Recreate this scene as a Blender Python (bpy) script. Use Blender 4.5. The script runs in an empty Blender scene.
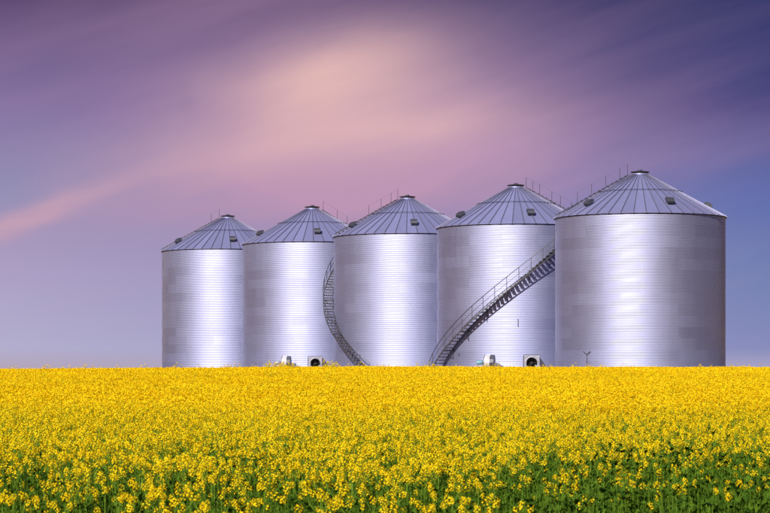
import bpy, math, random
from mathutils import Vector, Matrix, Euler

random.seed(7)
R_ = math.radians
scene = bpy.context.scene
COL = scene.collection

# ------------------------------------------------------------------ camera
F_PX = 2150.0            # focal length in photo pixels (photo is 770 wide)
EYE = 2.2
cam = bpy.data.cameras.new('camera')
cam.sensor_width = 36.0
cam.lens = 36.0 * F_PX / 770.0
cam.shift_y = (366.0 - 256.5) / 770.0
cam.dof.use_dof = True
cam.dof.focus_distance = 160.0
cam.dof.aperture_fstop = 9.0
cam.clip_start = 0.1
cam.clip_end = 8000
cam_o = bpy.data.objects.new('camera', cam)
cam_o.location = (0, 0, EYE)
cam_o.rotation_euler = (R_(90), 0, 0)
COL.objects.link(cam_o)
scene.camera = cam_o

# ------------------------------------------------------------------ sky / sun / exposure
SUN_EL, SUN_AZ = 34.0, 24.0      # behind the camera, 24 degrees to the left
def srgb(r, g, b):
    f = lambda c: (c / 255 / 12.92) if c / 255 <= 0.04045 else ((c / 255 + 0.055) / 1.055) ** 2.4
    return (f(r), f(g), f(b), 1.0)

world = bpy.data.worlds.new('World')
scene.world = world
world.use_nodes = True
wt = world.node_tree
wt.nodes.clear()
WL = wt.links.new
def wn(t, **k):
    n = wt.nodes.new(t)
    for a, v in k.items():
        setattr(n, a, v)
    return n
def wmath(op, a, b=None, c=None, clamp=False):
    n = wn('ShaderNodeMath', operation=op, use_clamp=clamp)
    for i, v in enumerate((a, b, c)):
        if v is None:
            continue
        if isinstance(v, (int, float)):
            n.inputs[i].default_value = v
        else:
            WL(v, n.inputs[i])
    return n.outputs[0]
def wmix(fac, a, b, mode='MIX'):
    n = wn('ShaderNodeMix', data_type='RGBA', blend_type=mode)
    for s, v in ((n.inputs[0], fac), (n.inputs[6], a), (n.inputs[7], b)):
        if isinstance(v, (int, float, tuple)):
            s.default_value = v
        else:
            WL(v, s)
    return n.outputs[2]
tc = wn('ShaderNodeTexCoord')
sx = wn('ShaderNodeSeparateXYZ')
WL(tc.outputs['Generated'], sx.inputs[0])
DX, DY, DZ = sx.outputs
U0 = wmath('MULTIPLY', wmath('ARCTAN2', DX, DY), F_PX)      # azimuth and elevation of the sky direction
V0 = wmath('MULTIPLY', DZ, F_PX)
# streaky drift noise
def wnoise(su, sv, rot, detail, dist, seed):
    c, s = math.cos(R_(rot)), math.sin(R_(rot))
    a = wmath('MULTIPLY', wmath('ADD', wmath('MULTIPLY', U0, c), wmath('MULTIPLY', V0, s)), su)
    b = wmath('MULTIPLY', wmath('SUBTRACT', wmath('MULTIPLY', V0, c), wmath('MULTIPLY', U0, s)), sv)
    cx = wn('ShaderNodeCombineXYZ')
    WL(a, cx.inputs[0]); WL(b, cx.inputs[1]); cx.inputs[2].default_value = seed
    n = wn('ShaderNodeTexNoise')
    WL(cx.outputs[0], n.inputs['Vector'])
    n.inputs['Scale'].default_value = 1.0
    n.inputs['Detail'].default_value = detail
    n.inputs['Roughness'].default_value = 0.5
    n.inputs['Distortion'].default_value = dist
    return n.outputs['Fac']
w1 = wnoise(1 / 150, 1 / 70, 22, 3, 0.3, 1.3)
w2 = wnoise(1 / 220, 1 / 60, 12, 3, 0.2, 5.1)
U = wmath('ADD', U0, wmath('MULTIPLY', wmath('SUBTRACT', w1, 0.5), 60))
V = wmath('ADD', V0, wmath('MULTIPLY', wmath('SUBTRACT', w2, 0.5), 40))
def blob(u, v, a, b, rot, amp):
    c, s = math.cos(R_(rot)), math.sin(R_(rot))
    du, dv = wmath('SUBTRACT', U, u), wmath('SUBTRACT', V, v)
    p = wmath('DIVIDE', wmath('ADD', wmath('MULTIPLY', du, c), wmath('MULTIPLY', dv, s)), a)
    q = wmath('DIVIDE', wmath('SUBTRACT', wmath('MULTIPLY', dv, c), wmath('MULTIPLY', du, s)), b)
    e = wmath('ADD', wmath('MULTIPLY', p, p), wmath('MULTIPLY', q, q))
    return wmath('MULTIPLY', wmath('EXPONENT', wmath('MULTIPLY', e, -1.0)), amp)
def ramp(fac, stops):
    n = wn('ShaderNodeValToRGB')
    el = n.color_ramp.elements
    while len(el) < len(stops):
        el.new(0.5)
    for e, (p, col) in zip(el, stops):
        e.position = p; e.color = col
    WL(fac, n.inputs[0])
    return n.outputs[0]
vn = wmath('DIVIDE', V0, 600.0, clamp=True)
baseL = ramp(vn, [(0.0, srgb(181, 168, 190)), (0.03, srgb(181, 176, 208)), (0.16, srgb(172, 160, 198)),
                  (0.28, srgb(138, 142, 182)), (0.42, srgb(131, 112, 162)), (0.60, srgb(84, 62, 106)), (1.0, srgb(80, 68, 116))])
baseR = ramp(vn, [(0.0, srgb(168, 163, 198)), (0.03, srgb(135, 141, 190)), (0.16, srgb(112, 127, 180)),
                  (0.28, srgb(87, 105, 172)), (0.42, srgb(74, 69, 127)), (0.60, srgb(28, 42, 98)), (1.0, srgb(60, 60, 112))])
side = wmath('ADD', wmath('MULTIPLY', U0, 1 / 770), 0.5, clamp=True)
base = wmix(side, baseL, baseR)
# pink lit cloud: two tones
mid = wmath('ADD', blob(-45, 240, 205, 108, 5, 0.67), blob(-3, 185, 268, 59, 5, 0.72))
mid = wmath('ADD', mid, blob(-143, 379, 213, 39, 17, 0.20))
mid = wmath('ADD', mid, blob(-365, 146, 125, 11, 19, 0.50))
gen = wnoise(1 / 900, 1 / 260, 14, 4, 0.5, 9.7)
away = wmath('SUBTRACT', 1.0, blob(0, 180, 900, 560, 0, 1.0))
genm = wmath('MULTIPLY', wmath('MULTIPLY', wmath('SUBTRACT', gen, 0.5), 3.0, clamp=True), away)
mid = wmath('ADD', mid, wmath('MULTIPLY', genm, 0.9))
mid = wmath('MULTIPLY', mid, wmath('ADD', wmath('MULTIPLY', w2, 0.6), 0.7))
mid = wmath('MINIMUM', mid, 1.0)
hot = wmath('ADD', blob(-45, 285, 105, 42, 10, 0.76), blob(51, 241, 115, 20, 10, 0.28))
hot = wmath('ADD', hot, blob(-94, 220, 168, 31, 6, 0.27))
hot = wmath('ADD', hot, blob(-370, 144, 115, 9, 19, 0.20))
hot = wmath('MULTIPLY', hot, wmath('ADD', wmath('MULTIPLY', w1, 0.7), 0.65))
hot = wmath('MINIMUM', hot, 1.0)
s1 = wnoise(1 / 260, 1 / 26, 17, 5, 0.4, 21.0)
s2 = wnoise(1 / 420, 1 / 60, 24, 4, 0.6, 33.0)
strk = wmath('ADD', wmath('MULTIPLY', wmath('SUBTRACT', s1, 0.5), 0.40), wmath('MULTIPLY', wmath('SUBTRACT', s2, 0.5), 0.45))
mid = wmath('ADD', mid, wmath('MULTIPLY', strk, 0.42), clamp=True)
hot = wmath('MULTIPLY', hot, wmath('ADD', strk, 1.08), clamp=True)
skyc = wmix(mid, base, srgb(189, 149, 181))
skyc = wmix(hot, skyc, srgb(236, 190, 184))
nish = wn('ShaderNodeTexSky', sky_type='NISHITA', sun_disc=False)
nish.sun_elevation = R_(SUN_EL)
nish.sun_rotation = R_(180 + SUN_AZ)
nish.dust_density = 1.5
nl = wmix(1.0, nish.outputs[0], (0.10, 0.10, 0.10, 1), 'MULTIPLY')
skyc = wmix(0.02, skyc, nl)
bg = wn('ShaderNodeBackground')
WL(skyc, bg.inputs['Color'])
bg.inputs['Strength'].default_value = 0.86
wo = wn('ShaderNodeOutputWorld')
WL(bg.outputs[0], wo.inputs['Surface'])

sun = bpy.data.lights.new('sun', 'SUN')
sun.energy = 5.0
sun.angle = R_(0.5)
sun.color = (1.0, 0.93, 0.84)
sun_o = bpy.data.objects.new('sun', sun)
to_sun = Vector((-math.sin(R_(SUN_AZ)) * math.cos(R_(SUN_EL)), -math.cos(R_(SUN_AZ)) * math.cos(R_(SUN_EL)), math.sin(R_(SUN_EL))))
sun_o.rotation_euler = to_sun.to_track_quat('Z', 'Y').to_euler()
sun_o.location = (-20, -30, 40)
COL.objects.link(sun_o)

vs = scene.view_settings
vs.view_transform = 'Standard'
vs.look = 'None'
vs.exposure = 0.2
vs.gamma = 1.0
vs.use_curve_mapping = False
scene.cycles.max_bounces = 8
scene.cycles.use_denoising = True

# ------------------------------------------------------------------ helpers
def mat(name):
    m = bpy.data.materials.new(name)
    m.use_nodes = True
    nt = m.node_tree
    b = nt.nodes['Principled BSDF']
    return m, nt, b
def inp(b, **k):
    for a, v in k.items():
        b.inputs[a.replace('_', ' ')].default_value = v

class MB:
    def __init__(self):
        self.v = []; self.f = []; self.m = []
    def face(self, pts, mi=0):
        n = len(self.v)
        self.v += [tuple(p) for p in pts]
        self.f.append(tuple(range(n, n + len(pts)))); self.m.append(mi)
    def box(self, c, s, rz=0.0, mi=0, M=None):
        n = len(self.v)
        M = M or (Matrix.Translation(c) @ Matrix.Rotation(rz, 4, 'Z'))
        for x in (-.5, .5):
            for y in (-.5, .5):
                for z in (-.5, .5):
                    self.v.append(tuple(M @ Vector((x * s[0], y * s[1], z * s[2]))))
        for q in ((0, 1, 3, 2), (4, 6, 7, 5), (0, 4, 5, 1), (2, 3, 7, 6), (0, 2, 6, 4), (1, 5, 7, 3)):
            self.f.append(tuple(n + i for i in q)); self.m.append(mi)
    def tube(self, pts, r, seg=6, mi=0, r1=None, caps=True):
        pts = [Vector(p) for p in pts]
        n0 = len(self.v); k = len(pts)
        for i, p in enumerate(pts):
            d = (pts[min(i + 1, k - 1)] - pts[max(i - 1, 0)]).normalized()
            a = d.cross(Vector((0, 0, 1)))
            if a.length < 1e-3:
                a = d.cross(Vector((0, 1, 0)))
            a.normalize(); b = d.cross(a)
            rr = r if r1 is None else r + (r1 - r) * i / (k - 1)
            for j in range(seg):
                t = 2 * math.pi * j / seg
                self.v.append(tuple(p + a * (rr * math.cos(t)) + b * (rr * math.sin(t))))
        for i in range(k - 1):
            for j in range(seg):
                j2 = (j + 1) % seg
                self.f.append((n0 + i * seg + j, n0 + i * seg + j2, n0 + (i + 1) * seg + j2, n0 + (i + 1) * seg + j)); self.m.append(mi)
        if caps:
            self.f.append(tuple(n0 + j for j in range(seg))); self.m.append(mi)
            self.f.append(tuple(n0 + (k - 1) * seg + j for j in reversed(range(seg)))); self.m.append(mi)
    def lathe(self, prof, seg=48, M=None, mi=0):
        n0 = len(self.v); k = len(prof)
        M = M or Matrix.Identity(4)
        for (r, z) in prof:
            for j in range(seg):
                t = 2 * math.pi * j / seg
                self.v.append(tuple(M @ Vector((r * math.cos(t), r * math.sin(t), z))))
        for i in range(k - 1):
            for j in range(seg):
                j2 = (j + 1) % seg
                self.f.append((n0 + i * seg + j, n0 + i * seg + j2, n0 + (i + 1) * seg + j2, n0 + (i + 1) * seg + j)); self.m.append(mi)
    def mesh(self, name, mats, smooth=False):
        me = bpy.data.meshes.new(name)
        me.from_pydata(self.v, [], self.f)
        for m in (mats if isinstance(mats, (list, tuple)) else [mats]):
            me.materials.append(m)
        if any(self.m):
            me.polygons.foreach_set('material_index', self.m)
        if smooth:
            me.polygons.foreach_set('use_smooth', [True] * len(self.f))
        me.update()
        return me
    def build(self, name, mats, parent=None, smooth=False):
        return link(name, self.mesh(name, mats, smooth), parent)
def link(name, me, parent=None, loc=None, rz=None):
    o = bpy.data.objects.new(name, me)
    COL.objects.link(o)
    if parent is not None:
        o.parent = parent
    if loc is not None:
        o.location = loc
    if rz is not None:
        o.rotation_euler = (0, 0, rz)
    return o
def tag(o, label=None, cat=None, group=None, kind=None):
    if label: o['label'] = label
    if cat: o['category'] = cat
    if group: o['group'] = group
    if kind: o['kind'] = kind
    return o

# ------------------------------------------------------------------ materials
def metal(name, col, rough, var=0.12, stain=0.10, metallic=1.0):
    m, nt, b = mat(name)
    L = nt.links.new
    inp(b, Metallic=metallic, Roughness=rough)
    oi = nt.nodes.new('ShaderNodeObjectInfo')
    tcn = nt.nodes.new('ShaderNodeTexCoord')
    mp = nt.nodes.new('ShaderNodeMapping'); mp.inputs['Scale'].default_value = (2.2, 2.2, 0.35)
    geo = nt.nodes.new('ShaderNodeNewGeometry')
    L(geo.outputs['Position'], mp.inputs['Vector'])
    nz = nt.nodes.new('ShaderNodeTexNoise'); nz.inputs['Scale'].default_value = 1.0; nz.inputs['Detail'].default_value = 5
    L(mp.outputs[0], nz.inputs['Vector'])
    fine = nt.nodes.new('ShaderNodeTexNoise'); fine.inputs['Scale'].default_value = 9; fine.inputs['Detail'].default_value = 4
    L(geo.outputs['Position'], fine.inputs['Vector'])
    def mth(op, a, bb):
        n = nt.nodes.new('ShaderNodeMath'); n.operation = op
        for i, v in enumerate((a, bb)):
            if isinstance(v, (int, float)): n.inputs[i].default_value = v
            else: L(v, n.inputs[i])
        return n.outputs[0]
    k = mth('ADD', 1.0 - var / 2 - stain / 2, mth('MULTIPLY', oi.outputs['Random'], var))
    k = mth('ADD', k, mth('MULTIPLY', nz.outputs['Fac'], stain))
    k = mth('ADD', k, mth('MULTIPLY', mth('SUBTRACT', fine.outputs['Fac'], 0.5), 0.10))
    mx = nt.nodes.new('ShaderNodeMix'); mx.data_type = 'RGBA'; mx.blend_type = 'MULTIPLY'
    mx.inputs[0].default_value = 1.0
    mx.inputs[6].default_value = (*col, 1)
    cb = nt.nodes.new('ShaderNodeCombineColor')
    for i in range(3): L(k, cb.inputs[i])
    L(cb.outputs[0], mx.inputs[7])
    L(mx.outputs[2], b.inputs['Base Color'])
    r = mth('ADD', rough - 0.05, mth('MULTIPLY', oi.outputs['Random'], 0.06))
    r = mth('ADD', r, mth('MULTIPLY', nz.outputs['Fac'], 0.06))
    L(r, b.inputs['Roughness'])
    return m
def plain(name, col, rough=0.6, metallic=0.0, noise=0.2, scale=8.0):
    m, nt, b = mat(name)
    inp(b, Metallic=metallic, Roughness=rough)
    geo = nt.nodes.new('ShaderNodeNewGeometry')
    nz = nt.nodes.new('ShaderNodeTexNoise'); nz.inputs['Scale'].default_value = scale; nz.inputs['Detail'].default_value = 5
    nt.links.new(geo.outputs['Position'], nz.inputs['Vector'])
    rp = nt.nodes.new('ShaderNodeValToRGB')
    rp.color_ramp.elements[0].position = 0.3; rp.color_ramp.elements[1].position = 0.7
    rp.color_ramp.elements[0].color = (*[c * (1 - noise) for c in col], 1)
    rp.color_ramp.elements[1].color = (*[min(1, c * (1 + noise)) for c in col], 1)
    nt.links.new(nz.outputs['Fac'], rp.inputs[0])
    nt.links.new(rp.outputs[0], b.inputs['Base Color'])
    return m
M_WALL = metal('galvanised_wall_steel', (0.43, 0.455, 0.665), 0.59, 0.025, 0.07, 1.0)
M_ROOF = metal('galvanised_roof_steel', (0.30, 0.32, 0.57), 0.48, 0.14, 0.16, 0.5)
M_RIB = plain('dark_roof_rib', (0.17, 0.17, 0.26), 0.55, 0.5)  # ribs in a darker tone than the roof panels
M_TRIM_SHADE = plain('weathered_trim_and_shade', (0.06, 0.06, 0.075), 0.55, 0.6)  # dark trim; on the eave ring this colour stands in for shade
M_STAIR = plain('weathered_stair_steel', (0.14, 0.14, 0.15), 0.5, 0.75)
M_TREAD = plain('stair_tread_grating', (0.20, 0.20, 0.21), 0.55, 0.6)
M_RAIL = plain('rail_steel', (0.10, 0.10, 0.12), 0.5, 0.6)
M_VENT = plain('weathered_vent_steel', (0.09, 0.095, 0.12), 0.55, 0.5)
M_CONC = plain('concrete', (0.36, 0.35, 0.33), 0.9)
M_FANW = plain('pale_fan_paint', (0.50, 0.50, 0.53), 0.55, 0.0, 0.18, 3)
M_FANG = plain('grey_fan_steel', (0.36, 0.36, 0.42), 0.5, 0.4, 0.2, 3)
M_FAND = plain('dark_fan_interior', (0.02, 0.018, 0.015), 0.8)
M_MOTOR = plain('blue_motor_paint', (0.18, 0.36, 0.46), 0.5)

def petal_mat(name, c0, c1):
    m, nt, b = mat(name)
    L = nt.links.new
    oi = nt.nodes.new('ShaderNodeObjectInfo')
    geo = nt.nodes.new('ShaderNodeNewGeometry')
    ad = nt.nodes.new('ShaderNodeMath'); ad.operation = 'ADD'
    L(oi.outputs['Random'], ad.inputs[0]); L(geo.outputs['Random Per Island'], ad.inputs[1])
    hf = nt.nodes.new('ShaderNodeMath'); hf.operation = 'MULTIPLY'; hf.inputs[1].default_value = 0.5
    L(ad.outputs[0], hf.inputs[0])
    rp = nt.nodes.new('ShaderNodeValToRGB')
    rp.color_ramp.elements[0].position = 0.1; rp.color_ramp.elements[1].position = 0.9
    rp.color_ramp.elements[0].color = (*c0, 1); rp.color_ramp.elements[1].color = (*c1, 1)
    L(hf.outputs[0], rp.inputs[0])
    L(rp.outputs[0], b.inputs['Base Color'])
    inp(b, Roughness=0.65)
    b.inputs['Specular IOR Level'].default_value = 0.08
    tr = nt.nodes.new('ShaderNodeBsdfTranslucent')
    L(rp.outputs[0], tr.inputs['Color'])
    mx = nt.nodes.new('ShaderNodeMixShader'); mx.inputs[0].default_value = 0.26
    L(b.outputs[0], mx.inputs[1]); L(tr.outputs[0], mx.inputs[2])
    L(mx.outputs[0], nt.nodes['Material Output'].inputs['Surface'])
    return m
M_PETAL = petal_mat('canola_petal', (0.90, 0.60, 0.003), (0.97, 0.76, 0.010))
M_STEM = petal_mat('canola_stem', (0.11, 0.21, 0.014), (0.20, 0.34, 0.03))
M_LEAF = petal_mat('canola_leaf', (0.035, 0.085, 0.006), (0.11, 0.21, 0.015))
M_WEED = petal_mat('weed_leaf', (0.022, 0.065, 0.005), (0.11, 0.22, 0.015))

# ------------------------------------------------------------------ terrain
def sstep(a, b, t):
    t = max(0.0, min(1.0, (t - a) / (b - a)))
    return t * t * (3 - 2 * t)
D5 = 162.8
def silo_xy(i):                      # i = 0 nearest (right) .. 4 farthest (left)
    k = 1 + 0.0733 * i
    return (255 - 114.6 * i) / F_PX * D5, D5 * k
PA = Vector(silo_xy(0)); PB = Vector(silo_xy(4))
def pad_dist(x, y):
    p = Vector((x, y)); d = PB - PA
    t = max(0.0, min(1.0, (p - PA).dot(d) / d.dot(d)))
    return (p - PA - d * t).length
PAD_Z = 1.4
def ground_z(x, y):
    z = 0.98 * sstep(8, 128, y)
    z -= 0.17 * sstep(4, 26, -x) * sstep(40, 120, y) + 0.05 * sstep(8, 26, x) * sstep(40, 120, y)
    z += 0.03 * math.sin(x * 0.31 + y * 0.11) + 0.02 * math.sin(x * 0.83 - y * 0.27)
    z -= 0.30 * sstep(132, 165, y) + 9.0 * sstep(230, 700, y)
    pk = 1 - sstep(9.0, 13.0, pad_dist(x, y))
    return z * (1 - pk) + PAD_Z * pk
M_GROUND, nt, b = mat('field_soil')
geo = nt.nodes.new('ShaderNodeNewGeometry')
nz = nt.nodes.new('ShaderNodeTexNoise'); nz.inputs['Scale'].default_value = 3.0; nz.inputs['Detail'].default_value = 8
nt.links.new(geo.outputs['Position'], nz.inputs['Vector'])
rp = nt.nodes.new('ShaderNodeValToRGB')
rp.color_ramp.elements[0].position = 0.35; rp.color_ramp.elements[1].position = 0.65
rp.color_ramp.elements[0].color = (0.035, 0.050, 0.012, 1); rp.color_ramp.elements[1].color = (0.075, 0.062, 0.030, 1)
nt.links.new(nz.outputs['Fac'], rp.inputs[0])
# fields too far off to tell plants apart: canola yellow on the ground sheet itself
sxyz = nt.nodes.new('ShaderNodeSeparateXYZ'); nt.links.new(geo.outputs['Position'], sxyz.inputs[0])
far = nt.nodes.new('ShaderNodeMapRange'); far.inputs[1].default_value = 225; far.inputs[2].default_value = 245
nt.links.new(sxyz.outputs[1], far.inputs[0])
fr = nt.nodes.new('ShaderNodeValToRGB')
fr.color_ramp.elements[0].color = (0.42, 0.26, 0.008, 1); fr.color_ramp.elements[1].color = (0.66, 0.43, 0.010, 1)
nt.links.new(nz.outputs['Fac'], fr.inputs[0])
fm_ = nt.nodes.new('ShaderNodeMix'); fm_.data_type = 'RGBA'
nt.links.new(far.outputs[0], fm_.inputs[0]); nt.links.new(rp.outputs[0], fm_.inputs[6]); nt.links.new(fr.outputs[0], fm_.inputs[7])
nt.links.new(fm_.outputs[2], b.inputs['Base Color'])
inp(b, Roughness=0.95)
gm = MB()
xs = [-3000, -1200, -500, -220] + [x * 2.5 for x in range(-48, 49)] + [220, 500, 1200, 3000]
ys = [-400, -100, -30] + [y * 2.5 for y in range(-4, 113)] + [320, 400, 600, 1000, 2000, 4000]
for y in ys:
    for x in xs:
        gm.v.append((x, y, ground_z(x, y)))
nx = len(xs)
for j in range(len(ys) - 1):
    for i in range(nx - 1):
        gm.f.append((j * nx + i, j * nx + i + 1, (j + 1) * nx + i + 1, (j + 1) * nx + i)); gm.m.append(0)
tag(gm.build('field_ground', M_GROUND, smooth=True), kind='structure')

M_GRAVEL = plain('pale_gravel', (0.30, 0.28, 0.25), 0.95, 0, 0.35, 25)
pm = MB()
d2 = (PB - PA).normalized(); nrm = Vector((-d2.y, d2.x))
ring = []
for k in range(25):
    a = -math.pi / 2 + math.pi * k / 24
    ring.append(PB + (d2 * math.cos(a) + nrm * math.sin(a)) * 8.7)
for k in range(25):
    a = math.pi / 2 + math.pi * k / 24
    ring.append(PA + (d2 * math.cos(a) + nrm * math.sin(a)) * 8.7)
pm.face([(p.x, p.y, PAD_Z + 0.012) for p in ring])
tag(pm.build('gravel_pad', M_GRAVEL), kind='structure')

# ------------------------------------------------------------------ grain bins
RB = 6.4
FOUND = 0.33
NRING, RING_H = 14, 0.83
EAVE = FOUND + NRING * RING_H            # local z of the eave
SLOPE = 0.555
NSHEET, NPAN, NVENT = 14, 44, 5
def pol(r, th, z):                        # th in degrees from the front, positive to the right
    t = R_(th)
    return Vector((r * math.sin(t), -r * math.cos(t), z))
def roof_z(r): return EAVE + 0.09 + (RB - r) * SLOPE

# shared meshes -----------------------------------------------------
def sheet_mesh(proud):
    m = MB()
    pts_z = []
    ncor = 8
    for k in range(ncor * 4 + 1):
        pts_z.append((RING_H * k / (ncor * 4), 0.0066 * math.sin(2 * math.pi * k / 4)))
    nseg = 6
    half = math.pi / NSHEET
    for (z, dr) in pts_z:
        for j in range(nseg + 1):
            t = -half - 0.004 + (2 * half + 0.008) * j / nseg
            r = RB + dr + proud + 0.004 * j / nseg
            m.v.append((r * math.sin(t), -r * math.cos(t), z))
    w = nseg + 1
    for i in range(len(pts_z) - 1):
        for j in range(nseg):
            m.f.append((i * w + j, i * w + j + 1, (i + 1) * w + j + 1, (i + 1) * w + j)); m.m.append(0)
    me = m.mesh('wall_sheet', M_WALL, True)
    nn = []
    for (z, dr) in pts_z:
        g = 0.0066 * (2 * math.pi * 8 / RING_H) * math.cos(2 * math.pi * 8 * z / RING_H)
        for j in range(nseg + 1):
            t = -half - 0.004 + (2 * half + 0.008) * j / nseg
            nn.append(Vector((math.sin(t), -math.cos(t), -g)).normalized())
    me.normals_split_custom_set_from_vertices(nn)
    return me
SHEETS = [sheet_mesh(0.0), sheet_mesh(0.003)]

def roof_panel_mesh():
    m = MB()
    half = math.pi / NPAN
    r0, r1 = 0.62, RB + 0.13
    def P(r, t, dz=0): return (r * math.sin(t), -r * math.cos(t), roof_z(r) + dz)
    nr = 4
    for i in range(nr):
        a = r0 + (r1 - r0) * i / nr; c = r0 + (r1 - r0) * (i + 1) / nr
        m.face([P(c, -half), P(c, half), P(a, half), P(a, -half)])
    # turned-down eave lip
    m.face([P(r1, -half, -0.018), P(r1, half, -0.018), P(r1, half), P(r1, -half)])
    # standing rib on the right-hand edge
    n = len(m.v)
    for r in (r0, r1 + 0.02):
        wdt = 0.022 if r == r0 else 0.040
        dt = wdt / r
        for (tt, dz) in ((half - dt, 0.0), (half - dt * 0.6, 0.075), (half + dt * 0.6, 0.075), (half + dt, 0.0)):
            m.v.append(P(r, tt, dz))
    for q in ((0, 4, 5, 1), (1, 5, 6, 2), (2, 6, 7, 3), (4, 7, 6, 5)):
        m.f.append(tuple(n + i for i in q)); m.m.append(1)
    return m.mesh('roof_panel', [M_ROOF, M_RIB])
ROOF_PANEL = roof_panel_mesh()

wm = MB()
wm.lathe([(RB - 0.03, FOUND - 0.02), (RB - 0.03, EAVE + 0.01)], 84)
WALL_CORE = wm.mesh('wall', M_WALL, True)
fm = MB()
fm.lathe([(RB + 0.18, -0.3), (RB + 0.18, FOUND - 0.05), (RB + 0.13, FOUND), (RB - 0.4, FOUND)], 84)
FOUNDATION = fm.mesh('foundation', M_CONC)
rm = MB()
rm.lathe([(RB + 0.02, roof_z(RB + 0.02) - 0.035), (0.6, roof_z(0.6) - 0.035)], 88)
rm.lathe([(RB - 0.02, EAVE + 0.07), (RB + 0.03, EAVE + 0.06), (RB + 0.035, EAVE - 0.05), (RB + 0.01, EAVE - 0.06)], 88, mi=1)  # dark ring under the eave: shade of the open gap put in as colour
ROOF_CORE = rm.mesh('roof', [M_ROOF, M_TRIM_SHADE], True)
zt = roof_z(0.62)
cm = MB()
cm.lathe([(0.66, zt - 0.06), (0.64, zt + 0.10), (0.60, zt + 0.12), (0.48, zt + 0.12), (0.46, zt + 0.02), (0.0, zt + 0.02)], 32)
COLLAR = cm.mesh('peak_collar', M_ROOF)
cm = MB()
cm.lathe([(0.0, zt + 0.20), (0.70, zt + 0.20), (0.71, zt + 0.25), (0.45, zt + 0.29), (0.16, zt + 0.33), (0.15, zt + 0.40), (0.0, zt + 0.42)], 32)
for k in range(4):
    a = k * math.pi / 2 + 0.4
    cm.tube([(0.54 * math.cos(a), 0.54 * math.sin(a), zt + 0.11), (0.54 * math.cos(a), 0.54 * math.sin(a), zt + 0.21)], 0.02, 5)
LID = cm.mesh('peak_lid', M_TRIM_SHADE)
sm = MB()
RR = 3.2
pts = [pol(RR, 360 * k / 88, roof_z(RR) + 0.12) for k in range(89)]
sm.tube(pts, 0.022, 5, caps=False)
for k in range(NPAN):
    t = 360 * (k + 0.5) / NPAN
    sm.tube([pol(RR, t, roof_z(RR) + 0.06), pol(RR, t, roof_z(RR) + 0.12)], 0.012, 4)
STIFF = sm.mesh('roof_ring', M_TRIM_SHADE)

def vent_mesh():      # gooseneck roof vent: throat, hood and dark mouth, local frame: x across, y up the slope, z normal
    m = MB()
    m.lathe([(0.30, 0.0), (0.27, 0.05), (0.27, 0.24)], 14, mi=0)
    pr = [(-0.42, 0.10), (-0.40, 0.30), (-0.24, 0.44), (0.10, 0.47), (0.32, 0.40), (0.36, 0.18)]
    for s in (-1, 1):
        poly = [(0.34 * s, y, z) for (y, z) in pr]
        m.face(poly if s > 0 else poly[::-1], 0)
    for (a, c) in zip(pr[:-1], pr[1:]):
        m.face([(-0.34, a[0], a[1]), (-0.34, c[0], c[1]), (0.34, c[0], c[1]), (0.34, a[0], a[1])], 0)
    m.face([(-0.33, -0.40, 0.12), (0.33, -0.40, 0.12), (0.33, 0.34, 0.17), (-0.33, 0.34, 0.17)], 1)
    m.box((0, -0.43, 0.20), (0.60, 0.02, 0.16), mi=1)
    return m.mesh('roof_vent', [M_VENT, M_TRIM_SHADE])
VENT = vent_mesh()
TILT = math.atan(SLOPE)
def roof_frame(r, th, lift=0.0):
    t = R_(th)
    return Matrix.Translation(pol(r, th, roof_z(r) + lift)) @ Matrix.Rotation(t, 4, 'Z') @ Matrix.Rotation(TILT, 4, 'X')

def roof_ladder(root, th, posts):
    m = MB()
    for s in (-1, 1):
        p = []
        for r in (0.9, RB + 0.1):
            c = pol(r, th, roof_z(r) + 0.16)
            p.append(c + Vector((math.cos(R_(th)), math.sin(R_(th)), 0)) * 0.22 * s)
        m.tube(p, 0.028, 5)
    o = m.build('roof_ladder', M_RAIL, root)
    tread = MB()
    tread.box((0, 0, 0), (0.44, 0.16, 0.03))
    tme = tread.mesh('rung', M_TREAD)
    r = 1.1
    while r < RB:
        c = link('rung', tme, o)
        c.location = pol(r, th, roof_z(r) + 0.19); c.rotation_euler = (0, 0, R_(th))
        r += 0.34
    tops = []
    pmesh = MB(); pmesh.tube([(0, 0, 0), (0, 0, 0.9)], 0.020, 5)
    pme = pmesh.mesh('post', M_RAIL)
    for r in posts:
        side_v = Vector((math.cos(R_(th)), math.sin(R_(th)), 0)) * -0.26
        c = link('post', pme, o)
        c.location = pol(r, th, roof_z(r) + 0.10) + side_v
        tops.append(c.location + Vector((0, 0, 0.88)))
    rl = MB(); rl.tube(tops, 0.004, 4)
    rl.build('handrail', M_RAIL, o)

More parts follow.
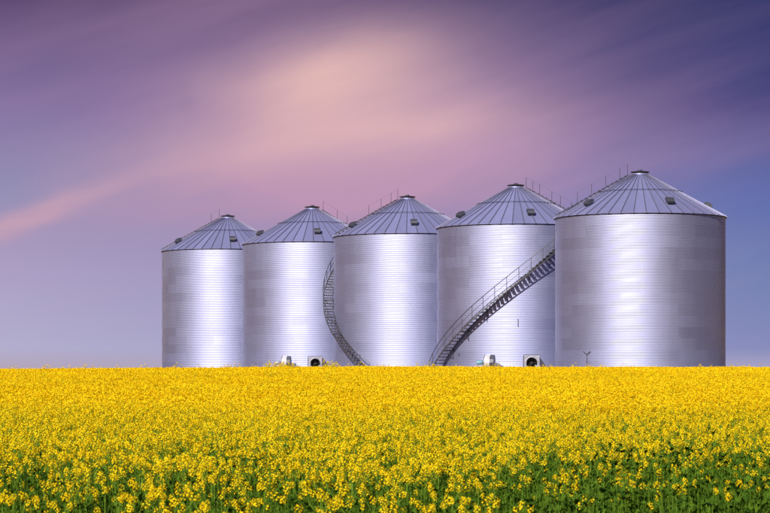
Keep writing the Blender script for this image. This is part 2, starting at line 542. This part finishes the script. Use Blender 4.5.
def staircase(root, th_of_z, z0, z1, riser=0.245):
    """stair wound round the wall; th_of_z gives the angle (deg) at a local height"""
    ri, ro = RB + 0.10, RB + 0.92
    n = int((z1 - z0) / riser)
    zs = [z0 + (z1 - z0) * k / n for k in range(n + 1)]
    st = None
    for rr in (ro, ri):
        m = MB()
        for k in range(n):
            a0, a1 = th_of_z(zs[k]), th_of_z(zs[k + 1])
            q = []
            for (r, a, z) in ((rr - 0.02, a0, zs[k]), (rr + 0.02, a0, zs[k]), (rr + 0.02, a1, zs[k + 1]), (rr - 0.02, a1, zs[k + 1])):
                q.append((r, a, z))
            lo = [pol(r, a, z - 0.17) for (r, a, z) in q]; hi = [pol(r, a, z - 0.05) for (r, a, z) in q]
            m.face(hi); m.face(lo[::-1]); m.face([lo[1], lo[2], hi[2], hi[1]]); m.face([lo[3], lo[0], hi[0], hi[3]])
        if st is None: st = m.build('staircase', M_STAIR, root)
        else: m.build('inner_stringer', M_STAIR, st)
    tm = MB()
    tm.box((0, 0, 0), (ro - ri - 0.05, 0.30, 0.035))
    tm.box((0, -0.14, -0.03), (ro - ri - 0.05, 0.015, 0.07))
    sgn = 1 if th_of_z(z1) > th_of_z(z0) else -1
    tme = tm.mesh('tread', M_TREAD)
    for k in range(n):
        a = th_of_z(zs[k]); t = R_(a)
        c = link('tread', tme, st)
        c.location = pol((ri + ro) / 2, a, zs[k])
        c.rotation_euler = (0, 0, t - math.pi / 2 + (math.pi if sgn < 0 else 0) + math.pi)
    pmesh = MB(); pmesh.tube([(0, 0, -0.1), (0, 0, 1.0)], 0.024, 6)
    pme = pmesh.mesh('post', M_RAIL)
    for k in range(0, n + 1, 3):
        c = link('post', pme, st); c.location = pol(ro, th_of_z(zs[k]), zs[k])
    for (dz, rad) in ((1.0, 0.030), (0.5, 0.016)):
        rl = MB(); rl.tube([pol(ro, th_of_z(z), z + dz) for z in zs], rad, 6)
        rl.build('handrail' if dz == 1.0 else 'mid_rail', M_RAIL, st)
    for k in range(3, n, 6):          # brackets back to the wall
        z = zs[k]; a = th_of_z(z)
        bm_ = MB()
        bm_.tube([pol(ro, a, z - 0.2), pol(ri - 0.08, a, z - 0.2)], 0.025, 4)
        bm_.tube([pol(ro - 0.05, a, z - 0.2), pol(ri - 0.08, a, z - 0.85)], 0.025, 4)
        bm_.tube([pol(ri - 0.075, a, z - 0.1), pol(ri - 0.075, a, z - 1.0)], 0.030, 4)
        bm_.build('bracket', M_STAIR, st)
    return st

BINS = [
    ('biggest grain bin, nearest, at the right end of the row, no stairs on its wall', 25, ('L', -74, (0.9, 1.5, 2.6, 3.7, 4.8))),
    ('grain bin with dark stairs climbing rightward across its front, next to the biggest bin', 13, ('L', 80, (0.9, 1.45, 2.0, 3.0, 3.7, 4.6))),
    ('middle grain bin of the five, with stairs curling round its left side', 6, ('L', -74, (0.8, 1.4, 2.3, 3.4))),
    ('second grain bin from the left, two fans at its foot, no stairs of its own', 5, ('L', 112, (1.0, 2.4, 3.4))),
    ('farthest grain bin at the left end of the row, looks smallest', 5, ('L', -85, (0.8, 1.6))),
]
bins = []
for i, (label, v0, ladder) in enumerate(BINS):
    X, Y = silo_xy(i)
    root = bpy.data.objects.new('grain_bin', None)
    COL.objects.link(root)
    root.location = (X, Y, PAD_Z); root.rotation_euler = (0, 0, -math.atan2(X, Y))
    tag(root, label, 'silo', 'round corrugated steel grain bins in a row behind the canola')
    bins.append(root)
    link('foundation', FOUNDATION, root)
    wall = link('wall', WALL_CORE, root)
    for k in range(NRING):
        for j in range(NSHEET):
            a = 360 / NSHEET * (j + (0.5 if k % 2 else 0.0) + 0.13 * i)
            link('wall_sheet', SHEETS[k % 2], wall, (0, 0, FOUND + RING_H * k), R_(a))
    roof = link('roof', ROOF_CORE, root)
    for j in range(NPAN):
        link('roof_panel', ROOF_PANEL, roof, None, 2 * math.pi * (j + 0.2 * i) / NPAN)
    collar = link('peak_collar', COLLAR, root)
    link('peak_lid', LID, collar)
    link('roof_ring', STIFF, root)
    for k in range(NVENT):
        o = link('roof_vent', VENT, root)
        o.matrix_local = roof_frame(5.05, v0 + 72 * k, 0.02) @ Matrix.Scale(0.82, 4)
    roof_ladder(root, ladder[1], ladder[2])

LZ = EYE - PAD_Z            # eye level in bin-local height
staircase(bins[1], lambda z: (z - LZ - 6.5) / 0.1, 0.05, EAVE - 0.25)
staircase(bins[2], lambda z: -33 - (z - LZ) / 0.103, 0.05, EAVE - 0.25)
# small hardware on the walls
def wall_bar(root, th, z, h):
    m = MB(); M = Matrix.Translation(pol(RB + 0.05, th, z)) @ Matrix.Rotation(R_(th), 4, 'Z')
    m.box(None, (0.04, 0.06, h), M=M)
    m.build('wall_bracket', M_STAIR, root)
wall_bar(bins[1], 1.5, LZ + 3.4, 0.6)
wall_bar(bins[1], -44, LZ + 0.9, 0.2)
m = MB()
a, zc = -37, LZ + 0.85
m.tube([pol(RB + 0.06, a, zc - 0.8), pol(RB + 0.06, a, zc)], 0.014, 5)
m.tube([pol(RB + 0.06, a, zc), pol(RB + 0.06, a - 3, zc + 0.22)], 0.024, 5)
m.tube([pol(RB + 0.06, a, zc), pol(RB + 0.06, a + 3, zc + 0.22)], 0.024, 5)
m.build('forked_pipe', M_STAIR, bins[0])

# ------------------------------------------------------------------ fans
def inlet_fan(b, th, label, zc):
    """square-fronted axial fan facing the field, duct running back into the wall"""
    root = bpy.data.objects.new('aeration_fan', None); COL.objects.link(root)
    W = b.matrix_basis
    root.location = W @ pol(RB + 1.35, th, 0.012); root.rotation_euler = (0, 0, b.rotation_euler.z + R_(th * 0.4))
    tag(root, label, 'fan', 'aeration fans at the feet of the bins')
    S, r = 1.18, 0.43
    n = 28
    m = MB()                             # front plate with a round opening
    outer, inner = [], []
    for k in range(n):
        t = 2 * math.pi * (k + 0.5) / n
        c, s = math.cos(t), math.sin(t)
        q = S / 2 / max(abs(c), abs(s))
        outer.append((c * q, s * q)); inner.append((c * r, s * r))
    for k in range(n):
        k2 = (k + 1) % n
        o1, o2, i1, i2 = outer[k], outer[k2], inner[k], inner[k2]
        m.face([(o1[0], -0.42, zc + o1[1]), (o2[0], -0.42, zc + o2[1]), (i2[0], -0.42, zc + i2[1]), (i1[0], -0.42, zc + i1[1])])
        m.face([(o1[0], -0.42, zc + o1[1]), (o2[0], -0.42, zc + o2[1]), (o2[0], 0.36, zc + o2[1]), (o1[0], 0.36, zc + o1[1])])
        m.face([(i1[0], -0.42, zc + i1[1]), (i2[0], -0.42, zc + i2[1]), (i2[0], 0.30, zc + i2[1]), (i1[0], 0.30, zc + i1[1])], 1)
    hs = m.build('housing', [M_FANG, M_FAND], root)
    m = MB()
    M = Matrix.Translation((0, -0.42, zc)) @ Matrix.Rotation(R_(90), 4, 'X')
    m.lathe([(r, -0.02), (r + 0.03, 0.035), (r + 0.075, 0.02), (r + 0.085, 0.0)], 28, M)
    m.build('inlet_ring', M_FANG, hs, True)
    m = MB()
    m.lathe([(0.0, -0.16), (0.11, -0.20), (0.12, -0.6)], 16, M)
    m.build('hub', M_FAND, root)
    for k in range(7):
        t = 2 * math.pi * k / 7
        bm_ = MB()
        Mb = M @ Matrix.Rotation(t, 4, 'Z') @ Matrix.Translation((0.26, 0, -0.42)) @ Matrix.Rotation(R_(35), 4, 'X')
        bm_.box(None, (0.30, 0.17, 0.012), M=Mb)
        bm_.build('blade', M_FAND, root)
    m = MB()                             # rear closing plate and tapered transition to the wall
    A = [(-S / 2, 0.36, zc - S / 2), (S / 2, 0.36, zc - S / 2), (S / 2, 0.36, zc + S / 2), (-S / 2, 0.36, zc + S / 2)]
    B = [(-0.3, 1.5, 0.35), (1.15, 1.5, 0.35), (1.15, 1.5, 0.95), (-0.3, 1.5, 0.95)]
    m.face(A)
    for k in range(4):
        k2 = (k + 1) % 4
        m.face([A[k], A[k2], B[k2], B[k]])
    m.build('transition_duct', M_FANW, root)
    m = MB()
    m.box((0, -0.38, zc + S / 2 + 0.05), (S + 0.12, 0.06, 0.06))
    m.box((-S / 2 - 0.05, -0.38, (zc + S / 2) / 2), (0.06, 0.06, zc + S / 2))
    m.build('frame', M_RAIL, root)
    for (lx, ly) in ((S / 2 - 0.05, -0.36), (-0.45, 0.30), (0.45, 0.30)):
        m = MB(); m.box((lx, ly, (zc - S / 2) / 2), (0.07, 0.07, zc - S / 2)); m.build('leg', M_RAIL, root)

def scroll_fan(b, th, label, zc, motor):
    """centrifugal fan seen edge-on: narrow scroll housing, motor on its left, outlet duct on its right"""
    root = bpy.data.objects.new('blower_fan', None); COL.objects.link(root)
    root.location = b.matrix_basis @ pol(RB + 1.25, th, 0.012); root.rotation_euler = (0, 0, b.rotation_euler.z - R_(8))
    tag(root, label, 'fan', 'aeration fans at the feet of the bins')
    M = Matrix.Translation((0, 0, zc)) @ Matrix.Rotation(R_(90), 4, 'Y')
    def scroll(m, x0, x1, grow, mi):
        pts = []
        for k in range(24):
            t = 2 * math.pi * k / 24
            r = 0.52 + 0.14 * k / 24 + grow
            pts.append((-r * math.sin(t), r * math.cos(t)))
        for x, rev in ((x0, False), (x1, True)):
            f = [(x, y, zc + z) for (y, z) in pts]
            m.face(f[::-1] if rev else f, mi)
        for k in range(24):
            a, c = pts[k], pts[(k + 1) % 24]
            m.face([(x0, a[0], zc + a[1]), (x1, a[0], zc + a[1]), (x1, c[0], zc + c[1]), (x0, c[0], zc + c[1])], mi)
    m = MB(); scroll(m, -0.30, 0.12, 0.0, 0)
    hs = m.build('scroll_housing', M_FANW, root)
    for x in (-0.33, 0.12):
        m = MB(); scroll(m, x, x + 0.03, 0.03, 0)
        m.build('flange', M_RAIL if x < 0 else M_FANG, hs)
    m = MB(); scroll(m, 0.15, 0.45, -0.02, 0)
    m.build('rear_casing', M_RAIL, root)
    m = MB()
    m.lathe([(0.0, -0.95), (0.15, -0.95), (0.17, -0.90), (0.17, -0.48), (0.12, -0.45), (0.06, -0.44), (0.06, -0.30)], 18, M)
    m.build('motor', motor, root, True)
    m = MB()
    m.box((-0.68, 0, zc - 0.20), (0.50, 0.36, 0.08))
    for s in (-1, 1):
        m.box((-0.68 + 0.18 * s, 0, (zc - 0.24) / 2), (0.07, 0.30, zc - 0.24))
    m.box((0.06, 0, (zc - 0.5) / 2), (0.5, 0.9, max(0.1, zc - 0.5)))
    m.build('stand', M_FANG, root)
    m = MB()
    A = [(0.45, -0.35, zc - 0.55), (0.45, 0.35, zc - 0.55), (0.45, 0.35, zc + 0.05), (0.45, -0.35, zc + 0.05)]
    B = [(1.15, 0.55, 0.30), (0.75, 1.45, 0.30), (0.75, 1.45, 0.75), (1.15, 0.55, 0.75)]
    m.face(A); m.face(B[::-1])
    for k in range(4):
        k2 = (k + 1) % 4
        m.face([A[k], B[k], B[k2], A[k2]])
    m.build('outlet_duct', M_FANG, root)

inlet_fan(bins[3], 2, 'square grey fan with round dark inlet, beside the middle bin\'s stairs', 1.02)
inlet_fan(bins[1], 9, 'square grey fan with round dark inlet, beside the biggest bin', 1.02)
scroll_fan(bins[3], -18, 'edge-on blower with grey motor, left of the inlet fan on the second bin', 1.08, M_FANG)
scroll_fan(bins[1], -16, 'edge-on blower with pale blue motor, under the front staircase\'s bin', 1.06, M_MOTOR)

# ------------------------------------------------------------------ canola
rng = random.Random(11)
def rnd(a, b): return rng.uniform(a, b)
def rand_dir(up=0.0):
    while True:
        v = Vector((rnd(-1, 1), rnd(-1, 1), rnd(-1, 1) + up))
        if 0.1 < v.length < 1.6:
            return v.normalized()
def flower(m, p, n, d, mi):
    """four petals: two crossed, slightly cupped blades"""
    a = n.orthogonal().normalized(); a.rotate(Matrix.Rotation(rnd(0, 3.14), 3, n)); b = n.cross(a)
    for (u, w) in ((a, b), (b, a)):
        e = n * (d * 0.18)
        m.face([p + u * d * .5 + w * d * .17 + e, p + u * d * .5 - w * d * .17 + e, p - u * d * .5 - w * d * .17 + e * 0.2, p - u * d * .5 + w * d * .17 + e * 0.2], mi)
def raceme(m, top, axis, nfl, spread, d, mi_p, mi_s):
    for k in range(nfl):
        t = k / max(1, nfl - 1)
        ang = k * 2.4 + rnd(-.3, .3)
        o = axis.orthogonal().normalized(); o.rotate(Matrix.Rotation(ang, 3, axis))
        rad = spread * (0.35 + 0.65 * math.sin(math.pi * (0.15 + 0.75 * (1 - t)))) * rnd(.75, 1.15)
        p = top - axis * (spread * 2.1 * t - spread * 0.3) + o * rad
        flower(m, p, (o * 0.8 + axis * rnd(.2, .9) + rand_dir() * .3).normalized(), d * rnd(.8, 1.15), mi_p)
    for k in range(3):
        p = top + axis * (spread * .55) + rand_dir() * 0.008
        m.face([p + Vector((.007, 0, 0)), p + Vector((0, .007, 0)), p + axis * .02], mi_s)
def stick(m, pts, r0, r1, mi):
    m.tube(pts, r0, 3, mi, r1, caps=False)
def leaf(m, p, out, length, width, droop, mi):
    side_v = out.cross(Vector((0, 0, 1))).normalized()
    prev = None
    for k in range(4):
        t = k / 3
        c = p + out * (length * t) + Vector((0, 0, length * (0.35 * t - droop * t * t)))
        w = width * (0.35, 1.0, 0.8, 0.06)[k] * .5
        cur = (c - side_v * w, c + side_v * w)
        if prev:
            m.face([prev[0], prev[1], cur[1], cur[0]], mi)
        prev = cur

def canola_parts(h, nbranch, nfl, leafy):
    """returns stem mesh data, leaf mesh data and list of flower-head mesh data in plant-local space"""
    st, lv, heads = MB(), MB(), []
    lean = Vector((rnd(-.08, .08), rnd(-.08, .08), 0))
    def spine(z): return Vector((lean.x * z * z, lean.y * z * z, z))
    stick(st, [spine(h * t) for t in (0, .35, .7, .98)], .0085, .004, 0)
    tips = [(spine(h), Vector((lean.x * 2, lean.y * 2, 1)).normalized(), 1.0)]
    for k in range(nbranch):
        zb = h * rnd(.38, .80); az = k * 2.4 + rnd(-.5, .5)
        out = Vector((math.cos(az), math.sin(az), 0))
        ln = rnd(.14, .34) * h
        p0 = spine(zb); p1 = p0 + out * ln * .38 + Vector((0, 0, ln * .55)); p2 = p1 + out * ln * .18 + Vector((0, 0, ln * .5))
        stick(st, [p0, p1, p2], .0055, .003, 0)
        tips.append((p2, (p2 - p1).normalized(), rnd(.35, 1.05)))
        if rng.random() < .7:
            leaf(lv, p0, (out + Vector((0, 0, .3))).normalized(), rnd(.07, .14), rnd(.018, .034), rnd(.2, .6), 0)
    for k in range(leafy):
        z = h * rnd(.08, .62); az = rnd(0, 6.28)
        leaf(lv, spine(z), Vector((math.cos(az), math.sin(az), rnd(.1, .7))).normalized(), rnd(.10, .24), rnd(.03, .075), rnd(.3, .9), 0)
    for (p, ax, s) in tips:
        if nfl <= 0: break
        m = MB()
        raceme(m, p, ax, max(4, int(nfl * s * rnd(.7, 1.2))), .039 * (0.5 + .6 * s), .026, 0, 1)
        heads.append(m)
        for k in range(4):        # young pods below the flowers
            o = Vector((rnd(-1, 1), rnd(-1, 1), .9)).normalized()
            q = p - ax * rnd(.08, .15)
            stick(st, [q, q + o * .045], .0016, .0008, 0)
    return st, lv, heads
def join(parts):
    out = MB()
    for (m, mp) in parts:
        n = len(out.v)
        out.v += m.v
        out.f += [tuple(i + n for i in f) for f in m.f]
        out.m += [mp[i] for i in m.m]
    return out
MATS = [M_STEM, M_LEAF, M_PETAL]

near_variants = []
for k in range(10):
    near_variants.append(canola_parts(rnd(.98, 1.22), rng.choice((3, 4, 5, 6)), 22, rng.choice((3, 4, 5))))
near_meshes = [join([(s, [0]), (l, [1])] + [(hh, [2, 0]) for hh in hs]).mesh('canola', MATS) for (s, l, hs) in near_variants]
sparse_variants = [canola_parts(rnd(.80, 1.08), rng.choice((1, 2, 3)), 24, 7) for k in range(6)]
sparse_meshes = [join([(s, [0]), (l, [1])] + [(hh, [2, 0]) for hh in hs]).mesh('canola', MATS) for (s, l, hs) in sparse_variants]

def weed_mesh(h, nst, broad=1.0):
    m = MB()
    for s in range(nst):
        az = rnd(0, 6.28); o = Vector((math.cos(az), math.sin(az), 0))
        base_p = o * rnd(0, .06)
        top = base_p + o * rnd(.02, .16) + Vector((0, 0, h * rnd(.7, 1.05)))
        md = (base_p + top) / 2 + Vector((rnd(-.02, .02), rnd(-.02, .02), 0))
        stick(m, [base_p, md, top], .005, .002, 0)
        for k in range(rng.choice((6, 7, 8, 9))):
            t = rnd(.15, 1.0)
            p = base_p.lerp(top, t)
            a2 = rnd(0, 6.28)
            leaf(m, p, Vector((math.cos(a2), math.sin(a2), rnd(.2, 1.1))).normalized(), rnd(.06, .14) * (1.25 - .5 * t) * (.6 + .4 * broad), rnd(.016, .040) * broad, rnd(.2, .9), 1)
    for k in range(7 if broad == 1 else 2):
        az = rnd(0, 6.28); o = Vector((math.cos(az), math.sin(az), 0))
        hh = h * rnd(.5, 1.15); b0 = o * rnd(0, .12); sv = Vector((-o.y, o.x, 0)) * .005
        p1 = b0 + o * .04 + Vector((0, 0, hh * .6)); p2 = b0 + o * .14 + Vector((0, 0, hh))
        m.face([b0 - sv, b0 + sv, p1 + sv, p1 - sv], 1); m.face([p1 - sv, p1 + sv, p2], 1)
    return m.mesh('weed', [M_STEM, M_WEED])
weed_meshes = [weed_mesh(rnd(.55, .95), rng.choice((3, 4, 5)), 1.0 if k < 3 else 1.9) for k in range(8)]

def patch_mesh(size, n, lod):
    m = MB()
    for k in range(n):
        x, y = rnd(-size / 2, size / 2), rnd(-size / 2, size / 2)
        h = rnd(1.0, 1.18) - (.10 if rng.random() < .3 else 0)
        stick(m, [(x, y, .3 if lod == 0 else .75), (x + rnd(-.03, .03), y, h)], .007, .004, 0)
        if lod == 0:
            for q in range(3):
                az = rnd(0, 6.28)
                leaf(m, Vector((x, y, rnd(.4, .85))), Vector((math.cos(az), math.sin(az), .4)).normalized(), rnd(.1, .2), rnd(.03, .06), .5, 1)
        for q in range(rng.choice((4, 5, 6))):
            az = rnd(0, 6.28); rr = rnd(0, .17) if q else 0
            c = Vector((x + rr * math.cos(az), y + rr * math.sin(az), h - (rnd(0, .32) if q else 0)))
            for f in range(10 if lod == 0 else 7):
                d = (.034 if lod == 0 else .052)
                n_ = rand_dir(.75); a = n_.orthogonal().normalized(); b_ = n_.cross(a)
                p = c + Vector((rnd(-1, 1), rnd(-1, 1), rnd(-1, 1))) * .036
                m.face([p + a * d * .5, p + b_ * d * .5, p - a * d * .5, p - b_ * d * .5], 2)
    return m.mesh('canola_patch', MATS)
mid_meshes = [patch_mesh(1.1, 54, 0) for k in range(6)]
far_meshes = [patch_mesh(2.2, 200, 1) for k in range(5)]

def edge(x, y):                        # distance of the near edge of the crop
    u = x / max(y, 1) * F_PX
    return 22.8 + 6.3 * sstep(-60, 330, u) + 0.9 * math.sin(x * 1.7) + 0.5 * math.sin(x * 4.1 + 1)
def half_w(y): return 0.179 * y * 1.12 + 7.0

def scatter(name, meshes, pts, label, cat):
    """points: (x, y, z, rot, tilt, scale, index)"""
    proto = bpy.data.collections.new(name + '_variants')
    for k, me in enumerate(meshes):
        o = bpy.data.objects.new('variant_%02d' % k, me)
        proto.objects.link(o)
    me = bpy.data.meshes.new(name)
    me.from_pydata([(p[0], p[1], p[2]) for p in pts], [], [])
    at = me.attributes.new('rot', 'FLOAT_VECTOR', 'POINT')
    at.data.foreach_set('vector', [c for p in pts for c in (p[4] * math.cos(p[3] * 3), p[4] * math.sin(p[3] * 5), p[3])])
    at = me.attributes.new('scl', 'FLOAT', 'POINT'); at.data.foreach_set('value', [p[5] for p in pts])
    at = me.attributes.new('idx', 'INT', 'POINT'); at.data.foreach_set('value', [p[6] for p in pts])
    o = link(name, me)
    ng = bpy.data.node_groups.new(name, 'GeometryNodeTree')
    ng.interface.new_socket('Geometry', in_out='INPUT', socket_type='NodeSocketGeometry')
    ng.interface.new_socket('Geometry', in_out='OUTPUT', socket_type='NodeSocketGeometry')
    N, L = ng.nodes.new, ng.links.new
    gi, go = N('NodeGroupInput'), N('NodeGroupOutput')
    iop = N('GeometryNodeInstanceOnPoints')
    ci = N('GeometryNodeCollectionInfo')
    ci.inputs['Collection'].default_value = proto
    ci.inputs['Separate Children'].default_value = True
    ci.inputs['Reset Children'].default_value = True
    def attr(nm, t):
        n = N('GeometryNodeInputNamedAttribute'); n.data_type = t; n.inputs['Name'].default_value = nm
        return n.outputs['Attribute']
    e2r = N('FunctionNodeEulerToRotation')
    L(attr('rot', 'FLOAT_VECTOR'), e2r.inputs[0])
    L(gi.outputs[0], iop.inputs['Points'])
    L(ci.outputs[0], iop.inputs['Instance'])
    iop.inputs['Pick Instance'].default_value = True
    L(attr('idx', 'INT'), iop.inputs['Instance Index'])
    L(e2r.outputs[0], iop.inputs['Rotation'])
    L(attr('scl', 'FLOAT'), iop.inputs['Scale'])
    L(iop.outputs[0], go.inputs[0])
    md = o.modifiers.new('scatter', 'NODES'); md.node_group = ng
    tag(o, label, cat, None, 'stuff')
    return o

NEAR_END = 46.0
cand = []
y = 14.0
while y < NEAR_END:
    dy = 0.5
    hw = half_w(y)
    n_try = int(2 * hw * dy * 46)
    for k in range(n_try):
        px, py = rnd(-hw, hw), rnd(y, y + dy)
        d = py - edge(px, py)
        clump = 0.5 + 0.5 * math.sin(px * 2.1 + 1.3 * math.sin(py * .9)) * math.sin(py * 1.6 + 1.1 * math.sin(px * 1.3))
        dens = (0.11 * sstep(-8.0, -2, d) + 0.11 * sstep(-1, 6, d) + 0.76 * sstep(9, 38, d)) * (1.0 - (0.75 - 0.95 * clump) * (1 - sstep(6, 22, d)))
        if rng.random() < dens:
            cand.append((px, py, d))
    y += dy
print('near plants', len(cand))
cand.sort(key=lambda c: c[1])
vis = [c for c in cand if abs(c[0]) < 0.183 * c[1]]
single = set(id(c) for c in vis[:300])
pts = []
singles = []
for c in cand:
    px, py, d = c
    sparse = rng.random() < (0.85 - 0.80 * sstep(0, 18, d))
    idx = rng.randrange(6) if sparse else rng.randrange(10)
    sc = rnd(.86, 1.08) * (0.86 + 0.12 * sstep(-1, 6, d))
    rec = (px, py, ground_z(px, py) - .02, rnd(0, 6.28), rnd(0, .10), sc, idx + (10 if sparse else 0))
    (singles if id(c) in single else pts).append(rec)
scatter('canola_field_front', near_meshes + sparse_meshes, pts,
        'dense yellow flowering canola just behind the foremost plants', 'canola')

ppts = []
y = NEAR_END
while y < 92:
    hw = half_w(y) + 1
    x = -hw
    while x < hw:
        px, py = x + rnd(-.25, .25), y + rnd(-.25, .25)
        if pad_dist(px, py) > 14.0:
            ppts.append((px, py, ground_z(px, py) - .02, rng.choice((0, 1.571, 3.142, 4.712)) + rnd(-.3, .3), 0.0, rnd(.95, 1.04), rng.randrange(6)))
        x += 1.0
    y += 1.0
nm = len(mid_meshes)
y = 92
while y < 250:
    hw = half_w(y) + 4
    x = -hw
    while x < hw:
        px, py = x + rnd(-.5, .5), y + rnd(-.5, .5)
        if pad_dist(px, py) > 14.0:
            ppts.append((px, py, ground_z(px, py) - .02, rng.choice((0, 1.571, 3.142, 4.712)) + rnd(-.3, .3), 0.0, rnd(.97, 1.02), nm + rng.randrange(5)))
        x += 2.0
    y += 2.0
nf = nm + len(far_meshes)
for k in range(420):
    py = rnd(75, 142); hw = 0.185 * py
    px = rnd(-hw, hw) if k > 60 else py * (rnd(-120, -92) if k % 3 else rnd(-60, -48)) / F_PX
    if -82 < px / py * F_PX < -62 or 128 < px / py * F_PX < 155: continue
    ppts.append((px, py, ground_z(px, py), rnd(0, 6.28), .05, rnd(1.02, 1.22) + (.12 if k < 60 and py > 110 else 0), nf + rng.randrange(10)))
scatter('canola_field', mid_meshes + far_meshes + near_meshes, ppts, 'solid golden yellow canola crop reaching back to the grain bins', 'canola')

wpts = []
for k in range(18000):
    py = rnd(15, 36); hw = half_w(py); px = rnd(-hw, hw)
    d = py - edge(px, py)
    right = sstep(-.02, .14, px / py)
    if -9 < d < 3 + 3 * right and rng.random() < (.22 + .45 * right) * (1 - .5 * sstep(0, 4, d)):
        hfac = (0.72 + .30 * right) * rnd(.55, 1.25)
        wpts.append((px, py, ground_z(px, py) - .02, rnd(0, 6.28), rnd(0, .15), hfac, rng.randrange(8)))
for k in range(20000):
    py = rnd(19, 44); hw = half_w(py); px = rnd(-hw, hw)
    d = py - edge(px, py)
    if d > 0 and rng.random() < .50 - .35 * sstep(4, 20, d):
        wpts.append((px, py, ground_z(px, py) - .02, rnd(0, 6.28), rnd(0, .15), rnd(.6, 1.05), rng.randrange(8)))
scatter('weeds', weed_meshes, wpts, 'leafy green weeds and grass along the near edge of the canola', 'weeds')

# the foremost canola plants one can pick out: each a thing with stem, leaves and flower heads
def variant_objs(v):
    s, l, hs = v
    return s.mesh('stem', M_STEM), l.mesh('leaves', M_LEAF), [hh.mesh('flower_head', [M_PETAL, M_STEM]) for hh in hs]
VAR = [variant_objs(v) for v in near_variants + sparse_variants]
for rec in singles:
    px, py, pz, rz, tilt, sc, idx = rec
    o = bpy.data.objects.new('canola_plant', None)
    COL.objects.link(o)
    o.location = (px, py, pz); o.rotation_euler = (tilt * math.cos(rz * 3), tilt * math.sin(rz * 5), rz); o.scale = (sc, sc, sc)
    u = px / py * F_PX + 385
    zone = next(z for lim, z in ((166, 'left of all the bins'), (246, 'below the left-end bin'), (336, 'below the second bin from the left'), (438, 'below the middle bin'),
            (555, 'below the bin with front stairs'), (726, 'below the biggest bin'), (9999, 'right of all the bins')) if u < lim)
    look = 'leafy, sparsely flowering canola plant' if idx >= 10 else 'full-headed yellow canola plant'
    tag(o, look + ' in the foremost rows, ' + zone, 'canola plant', 'foremost canola plants ' + zone)
    s, l, hs = VAR[idx]
    link('stem', s, o); link('leaves', l, o)
    for hm in hs:
        link('flower_head', hm, o)
